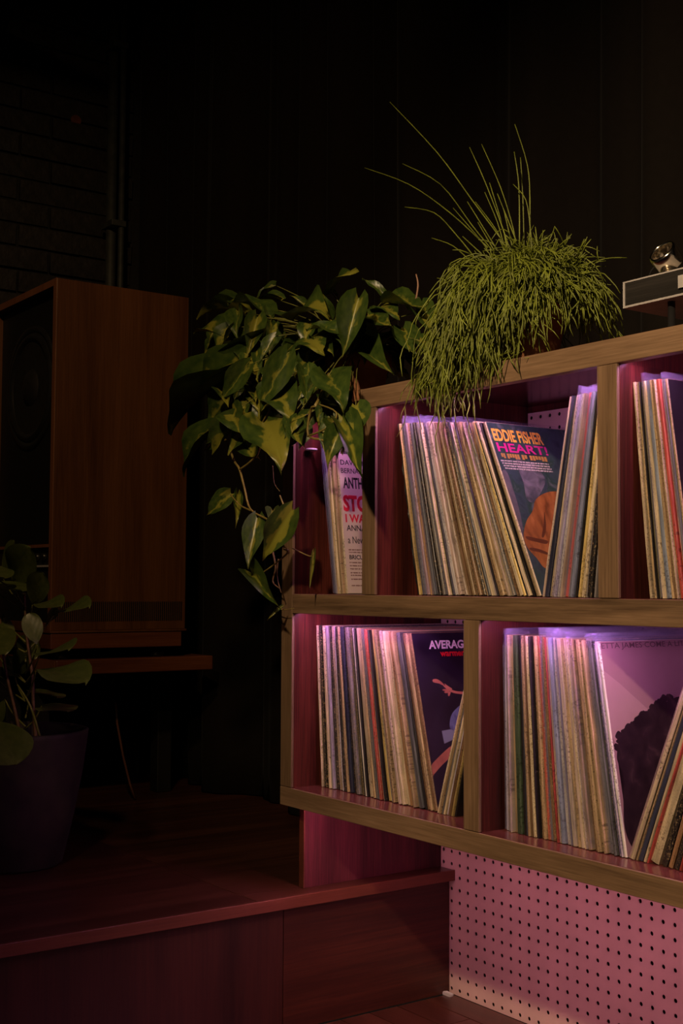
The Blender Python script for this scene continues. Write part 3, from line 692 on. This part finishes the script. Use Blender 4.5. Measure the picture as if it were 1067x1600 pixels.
def stem(plant, pts, r, m, name, n=6, sub=4):
    """smooth tube through points"""
    P_ = [Vector(q) for q in pts]; out = []
    for i in range(len(P_) - 1):
        p0, p1, p2, p3 = P_[max(i-1, 0)], P_[i], P_[i+1], P_[min(i+2, len(P_)-1)]
        for s_ in range(sub):
            t = s_ / sub; out.append(.5 * (2*p1 + (p2-p0)*t + (2*p0-5*p1+4*p2-p3)*t*t + (3*p1-p0-3*p2+p3)*t**3))
    out.append(P_[-1]); k_ = len(out)
    return part(name, MB().tube(out, [r * (1 - .45 * i / k_) for i in range(k_)], n), m, plant, True)

# ---------------------------------------------------------------- variegated philodendron on the left cubby
PC = Vector((.05, -.285, TB + .0185))
PH = thing('trailing_philodendron', 'trailing heart-leaf plant with yellow striped leaves in a terracotta pot', 'potted plant', PC)
part('pot', MB().lathe([(.045, 0), (.058, .075), (.060, .082), (.066, .084), (.068, .112), (.062, .114), (.058, .1), (.0, .098)], PC, 32, close=False), M['pot'], PH, True)
part('soil', MB().lathe([(.0001, .099), (.058, .099), (.058, .104), (.03, .108), (.0001, .109)], PC, 24, close=False), M['soil'], PH)
def z3(x, y): return (250 + x / 2.2702, 380 + y / 2.27)
PT = PC + Vector((0, 0, .112))
TC = (CC - PC).normalized()
def nvec(n):
    return (TC * n[0] + CR * n[1] + Vector((0, 0, 1)) * n[2]).normalized()
# base, tip in the enlarged view; distance plane; width; facing (towards viewer, right, up)
KEY = [((300,255),(132,270),-.36,.35,(.4,-.2,1)), ((430,205),(335,222),-.34,.8,(.5,0,1)), ((300,250),(212,325),-.34,1.1,(1,0,.3)), ((390,262),(235,212),-.38,.55,(.6,0,1)),
 ((262,352),(124,318),-.39,.8,(.7,0,.7)), ((372,330),(106,462),-.40,.62,(.5,-.3,.9)), ((320,420),(136,552),-.42,.62,(.9,-.2,.6)), ((250,482),(34,686),-.43,.62,(.6,-.5,.8)), ((318,430),(212,560),-.45,.75,(.9,.2,.4)),
 ((255,520),(164,655),-.41,.9,(1,-.4,.3)), ((215,655),(84,826),-.42,.55,(.8,-.6,.5)), ((300,620),(182,768),-.44,.75,(.9,-.3,.5)), ((452,390),(350,600),-.46,.72,(1,.1,.3)), ((345,262),(310,405),-.41,.9,(1,.1,.2)),
 ((410,330),(352,432),-.44,.75,(.8,-.4,.5)), ((410,510),(474,640),-.44,.95,(1,0,.2)), ((368,636),(441,812),-.47,1.05,(1,.15,.1)), ((512,445),(520,575),-.46,.72,(1,.3,.2)), ((598,470),(660,600),-.47,1.0,(1,.1,.2)),
 ((705,195),(650,412),-.40,.72,(1,-.1,.3)), ((470,275),(605,255),-.40,.9,(.7,0,.7)), ((600,262),(562,163),-.36,.9,(1,0,.2)), ((610,178),(698,98),-.33,.9,(1,.2,.5)), ((625,182),(588,140),-.32,.4,(1,0,.3)), ((800,195),(718,126),-.30,.6,(.8,.2,.7)),
 ((815,215),(945,240),-.31,.6,(.7,0,1)), ((905,248),(978,335),-.30,.8,(1,.2,.2)), ((735,258),(822,302),-.34,.7,(1,.1,.4)), ((685,375),(822,470),-.335,.7,(1,.1,.3)), ((920,345),(1000,415),-.31,.6,(1,.1,.5)),
 ((640,318),(515,310),-.42,.75,(.8,.1,.7)), ((530,342),(578,398),-.43,1.0,(1,0,.3)), ((700,280),(668,405),-.38,.8,(1,.3,.2)), ((640,655),(590,795),-.48,1.0,(1,-.1,.2)), ((642,640),(712,835),-.48,.6,(1,.2,.2)), ((625,635),(650,740),-.46,.9,(1,0,.2)),
 ((252,888),(168,968),-.42,.95,(1,0,.4)), ((275,890),(270,1010),-.40,.35,(1,.2,.2)), ((345,975),(308,1155),-.44,.82,(1,-.1,.3)), ((470,945),(362,1122),-.46,.85,(1,.1,.3)), ((400,950),(395,1010),-.43,.8,(1,0,.2)), ((325,1170),(425,1302),-.43,.42,(1,-.2,.6)),
 ((545,1100),(530,1235),-.40,.18,(1,0,0)), ((432,1288),(380,1336),-.42,.3,(1,0,.3)), ((300,700),(350,770),-.42,.8,(1,0,.2)), ((340,560),(300,660),-.40,.9,(1,0,.3)), ((540,600),(460,640),-.47,.5,(.8,0,.6)),
 ((470,560),(420,640),-.43,.8,(1,0,.3)), ((570,480),(520,560),-.45,.8,(1,-.2,.3)), ((410,150),(340,200),-.32,.6,(.8,0,.8)), ((520,230),(460,185),-.35,.6,(.9,0,.6)), ((860,300),(900,400),-.30,.9,(1,.1,.2)), ((780,230),(845,270),-.31,.8,(.9,0,.6)),
 ((600,560),(690,620),-.44,.55,(1,.1,.3)), ((480,640),(500,720),-.45,.9,(1,0,.2)), ((330,350),(280,430),-.38,.9,(1,-.2,.3)), ((390,440),(420,500),-.41,.8,(1,0,.2)), ((560,330),(620,400),-.40,.6,(1,0,.4))]
for (b, t, Yp, wd, n) in KEY:
    B = at(*z3(*b), Y=Yp + .01); T = at(*z3(*t), Y=Yp - .015)
    put_leaf(PH, B, T, nvec(n), HL, wd * R_.uniform(.9, 1.1))
    # petiole back towards the crown or the trailing vines
    if b[1] < 600:
        mid = B.lerp(PT, .45) + Vector((0, 0, .02)); stem(PH, [PT + Vector((R_.uniform(-.04, .04), R_.uniform(-.04, .04), 0)), mid, B], .0016, M['pet'], 'petiole', 5, 3)
for i in range(70):
    a = R_.uniform(0, 2 * math.pi); r = R_.uniform(.05, .14); dirv = Vector((math.cos(a), math.sin(a), 0))
    if dirv.y > .2 and r > .11: r = .1
    B = PT + dirv * r * .75 + Vector((0, 0, R_.uniform(.0, .035)))
    T = B + dirv * R_.uniform(.03, .06) + Vector((R_.uniform(-.02, .02), R_.uniform(-.02, .02), R_.uniform(-.06, .01)))
    if B.y > -.12: continue
    if T.x > .16: T.z = max(T.z, TT + .05)
    put_leaf(PH, B, T, (dirv * .6 + Vector((0, 0, .8)) + TC * .4).normalized(), HL, R_.uniform(.75, 1.05))
    stem(PH, [PT + dirv * .02, PT + dirv * r * .5 + Vector((0, 0, .04)), B], .0014, M['pet'], 'petiole', 5, 3)
for i in range(84):
    px = R_.uniform(340, 560); t_ = (px - 300) / 260; py = R_.uniform(470 + 40 * abs(t_ - .6), 690 - 20 * t_)
    if 500 < px < 600 and 520 < py < 600: continue
    Yp = -.335 - .07 * R_.random() - (.05 if py > 600 else 0)
    B = at(px, py, Y=Yp); T = at(px + R_.uniform(-35, 14), py + R_.uniform(22, 55), Y=Yp - .02)
    put_leaf(PH, B, T, nvec((R_.uniform(.5, 1), R_.uniform(-.5, .4), R_.uniform(.1, .9))), HL, R_.uniform(.8, 1.15))
    stem(PH, [PT + Vector((R_.uniform(-.04, .02), R_.uniform(-.04, .02), 0)), B.lerp(PT, .45) + Vector((0, 0, .02)), B], .0013, M['pet'], 'petiole', 5, 3)
V = lambda pts, Y: [at(*z3(*q), Y=Y) for q in pts]
stem(PH, [PT + Vector((-.03, -.03, 0)), PT + Vector((-.1, -.1, .0))] + V([(200,660),(235,700),(262,770),(282,802),(300,870),(322,945),(390,985),(430,1030)], -.43), .0032, M['stem'], 'vine')
stem(PH, V([(322,948),(285,930),(250,892)], -.43), .002, M['stem'], 'vine'); stem(PH, V([(284,802),(320,775),(352,735),(358,650),(390,590)], -.435), .0022, M['stem'], 'vine')
stem(PH, V([(395,975),(440,950),(425,895)], -.44), .0024, M['stem'], 'vine')
stem(PH, V([(440,1085),(455,1095),(405,1140),(345,1180)], -.43), .0022, M['stem'], 'vine'); stem(PH, V([(470,1082),(530,1110),(545,1100)], -.42), .0013, M['stem'], 'tendril')
stem(PH, V([(400,1095),(410,1150),(400,1200),(425,1225)], -.41), .0022, M['woody'], 'dry_root'); stem(PH, V([(420,1120),(415,1180),(430,1240)], -.41), .0016, M['woody'], 'dry_root')
stem(PH, [PT + Vector((0, -.05, 0))] + V([(560,560),(535,590),(525,680),(580,700),(640,730)], -.47), .003, M['stem'], 'vine'); stem(PH, V([(525,685),(600,650),(625,600),(560,570)], -.47), .0022, M['stem'], 'vine')
stem(PH, V([(905,215),(915,150),(908,110)], -.31), .002, plain('pale_shoot', (.35, .2, .13), .5, noise=.2), 'shoot'); stem(PH, V([(400,790),(405,850),(425,880)], -.42), .0008, M['stem'], 'tendril')
stem(PH, V([(415,1293),(440,1300),(475,1295)], -.402), .0011, M['stem'], 'tendril')
stem(PH, V([(520,300),(505,350),(520,390),(500,430)], -.37), .003, M['woody'], 'dry_root')

# ---------------------------------------------------------------- mistletoe cactus
RC = Vector((.505, -.268, TT + .0004))
RH = thing('mistletoe_cactus', 'bushy mistletoe cactus with thin hanging green stems in a terracotta pot', 'potted plant', RC)
part('pot', MB().lathe([(.050, 0), (.066, .10), (.068, .105), (.074, .106), (.075, .128), (.068, .129), (.064, .115), (.0, .113)], RC, 32, close=False), M['pot'], RH, True)
part('soil', MB().lathe([(.0001, .114), (.064, .114), (.064, .12), (.0001, .125)], RC, 24, close=False), M['soil'], RH)
rr = random.Random(21); hs = MB()
top = RC + Vector((0, 0, .125))
def strand(p, d, n, seg, r, grav, fork):
    pts = [p.copy()]; q = p.copy(); d = d.normalized()
    for i in range(n):
        d = (d + Vector((rr.gauss(0, .2), rr.gauss(0, .2), rr.gauss(0, .15))) * 1.0 + Vector((0, 0, -grav))).normalized()
        q = q + d * seg
        # stay outside of the pot and the shelf
        rad = Vector((q.x - RC.x, q.y - RC.y, 0))
        if q.z < RC.z + .135 and rad.length < .082: q += rad.normalized() * (.082 - rad.length)
        if q.z < TT + .006 and q.y > YF - .006: 
            if q.y < YF + .05: q.y = YF - .006 - rr.uniform(0, .008)
            else: break
        pts.append(q.copy())
    if len(pts) < 3: return
    hs.tube(pts, [r] * (len(pts) - 1) + [r * .5], 4)
    if fork > 0:
        for _ in range(rr.choice((1, 2, 2, 3))):
            k_ = rr.randrange(max(1, len(pts) // 2), len(pts)); 
            dd = (pts[k_] - pts[k_ - 1]).normalized() + Vector((rr.gauss(0, .5), rr.gauss(0, .5), rr.gauss(0, .3)))
            strand(pts[k_], dd, rr.randint(2, 4), seg * .85, r * .9, grav, fork - 1)
view_az = math.atan2(CC.y - RC.y, CC.x - RC.x)
for i in range(900):
    a = rr.uniform(0, 2 * math.pi) if i < 300 else view_az + rr.gauss(-.7, .9)
    r0 = .06 * math.sqrt(rr.random()); out = rr.uniform(.25, 1.0)
    p = top + Vector((math.cos(a) * r0, math.sin(a) * r0, rr.uniform(-.01, .025)))
    long_ = rr.uniform(.55, 1)
    # the tuft hanging over the front left edge is longest
    fl_ = max(0, math.cos(a - math.radians(-125)))
    n = int((4.5 + 8 * fl_ + rr.uniform(-1, 2)) * long_) + 3
    if math.cos(a - math.radians(45)) > .2: out *= .6
    strand(p, Vector((math.cos(a) * out, math.sin(a) * out, rr.uniform(.45, 1.1))), n, .0165, .0011, .40, 1)
for i in range(420):
    a = rr.uniform(0, 2 * math.pi); e = rr.uniform(.15, 1.45); rd = rr.uniform(.05, .10)
    c_ = top + Vector((0, 0, -.005)); d_ = Vector((math.cos(a) * math.cos(e), math.sin(a) * math.cos(e), math.sin(e) * .75))
    if d_.y > .5: d_.y *= .7
    strand(c_ + Vector((d_.x * rd, d_.y * rd, d_.z * rd * .75)), d_ + Vector((rr.gauss(0, .5), rr.gauss(0, .5), rr.gauss(0, .35))), rr.randint(2, 4), .014, .0012, .12, 1)
part('hanging_stems', hs, M['rhip'], RH, True, kind='stuff')
def z4(x, y): return (540 + x / 2.0247, 130 + y / 2.0247)
UP = [[(140,60),(290,220),(400,370),(490,490)], [(60,268),(200,320),(330,410),(450,520)], [(180,255),(300,320),(400,450),(465,530)], [(187,392),(280,410),(350,480),(415,560)], [(272,490),(340,515),(400,570)], [(392,203),(440,310),(490,440),(520,530)],
 [(430,193),(490,330),(530,460),(540,530)], [(535,130),(575,260),(583,380),(582,525)], [(533,217),(548,330),(550,525)], [(553,235),(560,350),(565,525)], [(530,320),(570,370),(585,470),(588,530)], [(455,315),(490,430),(512,525)], [(625,465),(615,540)], [(668,490),(645,550)], [(683,525),(668,560)],
 [(385,375),(450,480),(480,530)], [(340,395),(430,500),(450,535)], [(410,375),(480,470),(500,530)], [(480,350),(540,500)], [(440,345),(480,440),(505,530)], [(370,485),(430,540)], [(600,455),(610,540)], [(418,440),(470,530)], [(500,400),(530,530)]]
for i, u in enumerate(UP):
    Yp = -.30 + .05 * ((i * 7) % 5 - 2) / 2.0 * .6
    stem(RH, [at(*z4(*q), Y=Yp) for q in u][::-1], .0013, M['rhip'], 'upright_stem', 5, 4)

# ---------------------------------------------------------------- turntable on the shelf top
TX, TY, TZ = .774, -.33, TT
TTb = thing('turntable', 'record player with dark aluminium edged plinth at the shelf top right', 'turntable', (TX + .2, TY + .15, TZ + .0004))
part('plinth', MB().box((TX + .003, TY + .001, .993), (TX + .45, TY + .30, 1.0265)), M['slab'], TTb)
part('edge_trim', MB().box((TX, TY, .9895), (TX + .0035, TY + .3, 1.029)), M['alu'], TTb); part('edge_trim', MB().box((TX + .0035, TY, .9895), (TX + .45, TY + .3, .9925)), M['alu'], TTb)
part('edge_trim', MB().box((TX + .0035, TY, 1.0268), (TX + .45, TY + .3, 1.029)), M['alu'], TTb)
for fx, fy in ((.074, .02), (.40, .02), (.074, .27), (.40, .27)):
    ft = part('foot', MB().lathe([(.012, .0005), (.012, .004), (.0055, .006), (.0055, .053)], (TX + fx, TY + fy, TZ), 16), M['rubber'], TTb, True)
part('platter', MB().lathe([(.0, 1.029), (.14, 1.029), (.145, 1.033), (.145, 1.041), (.0, 1.042)], (TX + .27, TY + .15, 0), 40, close=False), M['rubber'], TTb, True)
part('front_badge', MB().box((TX + .1045, TY - .0025, 1.000), (TX + .135, TY - .0002, 1.018)), M['alu'], TTb)
part('tonearm_base', MB().lathe([(.020, 1.0292), (.020, 1.032), (.016, 1.034), (.0, 1.034)], (TX + .068, TY + .026, 0), 20, close=False), M['chrome'], TTb, True)
cw = part('counterweight', MB().lathe([(.0175, -.013), (.0205, -.0135), (.0215, -.011), (.0215, .010), (.020, .013), (.0180, .0135), (.0175, .011), (.0165, -.008), (.0175, -.013)], (0,0,0), 36, close=False), M['chrome'], TTb, True)
cw.location = Vector((TX + .064, TY + .022, 1.0565)) - TTb.location; cw.rotation_euler = (Vector((-.01, -.75, .58))).to_track_quat('Z', 'Y').to_euler(); cw.data.transform(Matrix.Translation(TTb.location))
part('cueing_wire', MB().tube([(TX + .02, TY + .03, 1.029), (TX + .028, TY + .03, 1.045), (TX + .045, TY + .03, 1.058)], .0011, 6), M['rubber'], TTb, True)

# ---------------------------------------------------------------- speaker and its stand
X1, X0, Y0, Y1 = -1.0, -1.45, -.47, -.087
ST = thing('speaker_stand', 'dark wooden bench standing on the platform under the speaker', 'stand', (-1.22, -.22, ZP))
part('bench_top', MB().box((-1.50, -.455, .346), (-.998, .0, .384)), M['spk_y'], ST, bevel=.003)
part('bench_front', MB().box((-1.49, -.4565, .348), (-1.002, -.4555, .382)), M['spk_edge'], ST)
for lx in (-1.46, -1.26):
    for ly in (-.40, -.03):
        part('leg', MB().box((lx, ly - .022, ZP), (lx + .045, ly + .022, .346)), M['black'], ST, bevel=.002)
SPK = thing('loudspeaker', 'large wooden cabinet loudspeaker with black front and round woofer', 'loudspeaker', ((X0 + X1) / 2, (Y0 + Y1) / 2, .3842))
part('base_plinth', MB().box((X0 + .015, Y0 + .0, .412), (X1 + .0, Y1 - .01, .452)), M['spk_y'], SPK, bevel=.002)
for fx in (X0 + .05, X1 - .05):
    for fy in (Y0 + .05, Y1 - .06): part('foot', MB().lathe([(.02, .3846), (.022, .39), (.022, .412)], (fx, fy, 0), 16), M['rubber'], SPK, True)
part('side_panel', MB().box((X1 - .018, Y0 + .0, .459), (X1, Y1, 1.362)), M['speaker'], SPK, bevel=.001); part('side_panel', MB().box((X0, Y0, .459), (X0 + .018, Y1, 1.362)), M['speaker'], SPK, bevel=.001)
part('top_panel', MB().box((X0 + .0182, Y0, 1.344), (X1 - .0182, Y1, 1.362)), M['speaker'], SPK); part('bottom_panel', MB().box((X0 + .0182, Y0, .459), (X1 - .0182, Y1, .477)), M['speaker'], SPK)
part('base_lip', MB().box((X0 - .003, Y0 - .003, .4535), (X1 + .003, Y1 + .003, .4588)), M['speaker'], SPK)
part('front_edge', MB().box((X1 - .018, Y0 - .002, .459), (X1, Y0 - .0002, 1.362)), M['spk_edge'], SPK); part('front_edge', MB().box((X0, Y0 - .002, 1.344), (X1 - .0182, Y0 - .0002, 1.362)), M['spk_edge'], SPK); part('front_edge', MB().box((X0, Y0 - .002, .459), (X0 + .018, Y0 - .0002, 1.3438)), M['spk_edge'], SPK)
part('baffle', MB().box((X0 + .0182, Y0 + .022, .477), (X1 - .0182, Y0 + .04, 1.344)), M['black'], SPK)
part('back_panel', MB().box((X0 + .0182, Y1 - .02, .477), (X1 - .0182, Y1, 1.344)), M['black'], SPK)
wc_ = (-1.212, Y0 + .022, 1.106)
wf = part('woofer', MB().lathe([(.168, 0), (.168, -.005), (.160, -.007), (.150, -.004), (.148, 0)], wc_, 48, 'y', close=False), M['rubber'], SPK, True)
part('surround', MB().lathe([(.149, -.002), (.142, -.010), (.132, -.010), (.126, -.002)], wc_, 48, 'y', close=False), M['rubber'], wf, True)
part('cone', MB().lathe([(.126, -.002), (.09, .0005 - .001), (.05, -.0012), (.049, -.0012)], wc_, 48, 'y', close=False), M['cone'], wf, True)
part('dust_cap', MB().lathe([(.05, -.0012), (.04, -.010), (.02, -.016), (.0005, -.018)], wc_, 32, 'y', close=False), M['cone'], wf, True)
part('trim_bar', MB().box((X0 + .02, Y0 + .012, .672), (X1 - .02, Y0 + .021, .680)), M['spk_edge'], SPK); part('trim_bar', MB().box((X0 + .02, Y0 + .014, .621), (X1 - .02, Y0 + .021, .626)), M['alu'], SPK)
for i in range(3): part('control_knob', MB().lathe([(.009, 0), (.009, -.008), (.007, -.009), (.0, -.009)], (X1 - .05 - .045 * i, Y0 + .021, .648), 14, 'y', close=False), M['rubber'], SPK, True)
# ribbed vent band along the foot of the side
vb = MB()
for i in range(64): y = Y0 + .012 + (Y1 - Y0 - .024) * i / 63; vb.box((X1 - .0005, y - .0013, .482), (X1 + .0018, y + .0013, .532))
part('vent_ribs', vb, M['black'], SPK, kind='stuff')
# cable hanging from the bench to the platform
cb = MB().tube([at(181, 1095, X=-1.16), at(183, 1130, X=-1.16), at(192, 1180, X=-1.15), at(203, 1225, X=-1.14), at(211, 1248, X=-1.138)], .0032, 8)
o = link('speaker_cable', cb.mesh('speaker_cable', at(211, 1250, X=-1.138), True), None, M['wire']); o.location = at(211, 1250, X=-1.138); tag(o, 'thin brown cable hanging down behind the bench to the platform', 'cable')

# ---------------------------------------------------------------- potted plant in front of the speaker
QC = Vector((-.56, -.735, ZP + .0004))
RP = thing('potted_rubber_plant', 'thick-leaved green plant in a tall dark round pot', 'potted plant', QC)
part('pot', MB().lathe([(.0, 0), (.098, 0), (.106, .006), (.128, .10), (.146, .20), (.155, .272), (.156, .280), (.150, .282), (.146, .276), (.140, .245), (.0, .245)], QC, 48, close=False), M['bpot'], RP, True)
part('soil', MB().lathe([(.0001, .246), (.141, .246), (.140, .252), (.0001, .258)], QC, 32, close=False), M['soil'], RP)
def z7(x, y): return (x / 2.759, 820 + y / 2.759)
TQ = (CC - QC).normalized()
KQ = [((15,235),(62,68),.62,(.9,-.3,.2)), ((55,245),(132,98),1.0,(1,.1,.3)), ((-40,255),(95,285),.8,(.7,0,.9)), ((140,345),(185,205),.9,(1,-.2,.2)), ((235,388),(384,357),.42,(.3,0,1)), ((140,350),(262,355),.5,(.4,.1,1)), ((12,385),(36,525),.7,(1,.3,.2)),
 ((160,520),(125,380),1.05,(1,.1,.5)), ((120,470),(150,580),.7,(1,.2,.1)), ((60,640),(130,500),.9,(1,0,.4)), ((170,565),(293,540),.85,(.5,.1,1)), ((155,632),(368,685),.5,(.4,.2,1)), ((130,712),(246,745),.75,(.5,.2,1)), ((180,780),(290,805),.9,(.6,0,1)),
 ((-25,845),(70,1035),1.05,(1,.2,.4)), ((-60,430),(20,560),.9,(1,.2,.3)), ((30,560),(70,650),.8,(1,0,.3)), ((-30,640),(10,760),.9,(1,.2,.3)), ((20,750),(-20,860),.8,(1,0,.4)), ((-70,180),(20,230),.8,(.8,0,.7)), ((200,430),(235,345),.5,(.8,.3,.5)), ((-10,560),(-80,480),.9,(1,0,.5))]
for i, (b, t, wd, n) in enumerate(KQ):
    Yp = -.70 - .05 * ((i * 5) % 4 - 1.5) / 1.5
    if i == 14: Yp = -.86
    B = at(*z7(*b), Y=Yp); T = at(*z7(*t), Y=Yp - .01)
    nv = (TQ * (n[0] + .35) + CR * n[1] + Vector((0, 0, 1)) * n[2]).normalized()
    put_leaf(RP, B, T, nv, OL, wd)
    tr = at(*z7(110, min(b[1] + 120, 880)), Y=-.70)
    stem(RP, [tr, B.lerp(tr, .4) + Vector((0, 0, -.008)), B], .0022, M['pet'], 'petiole', 6, 3)
stem(RP, [at(*z7(155, 925), Y=-.70), at(*z7(143, 780), Y=-.70), at(*z7(140, 660), Y=-.70), at(*z7(115, 480), Y=-.70), at(*z7(105, 300), Y=-.70)], .0045, M['woody'], 'stem')
stem(RP, [at(*z7(90, 915), Y=-.73), at(*z7(60, 780), Y=-.73), at(*z7(20, 600), Y=-.73), at(*z7(0, 400), Y=-.73)], .004, M['woody'], 'stem')
stem(RP, [at(*z7(175, 920), Y=-.69), at(*z7(130, 780), Y=-.71), at(*z7(75, 690), Y=-.72)], .003, M['pet'], 'stem')
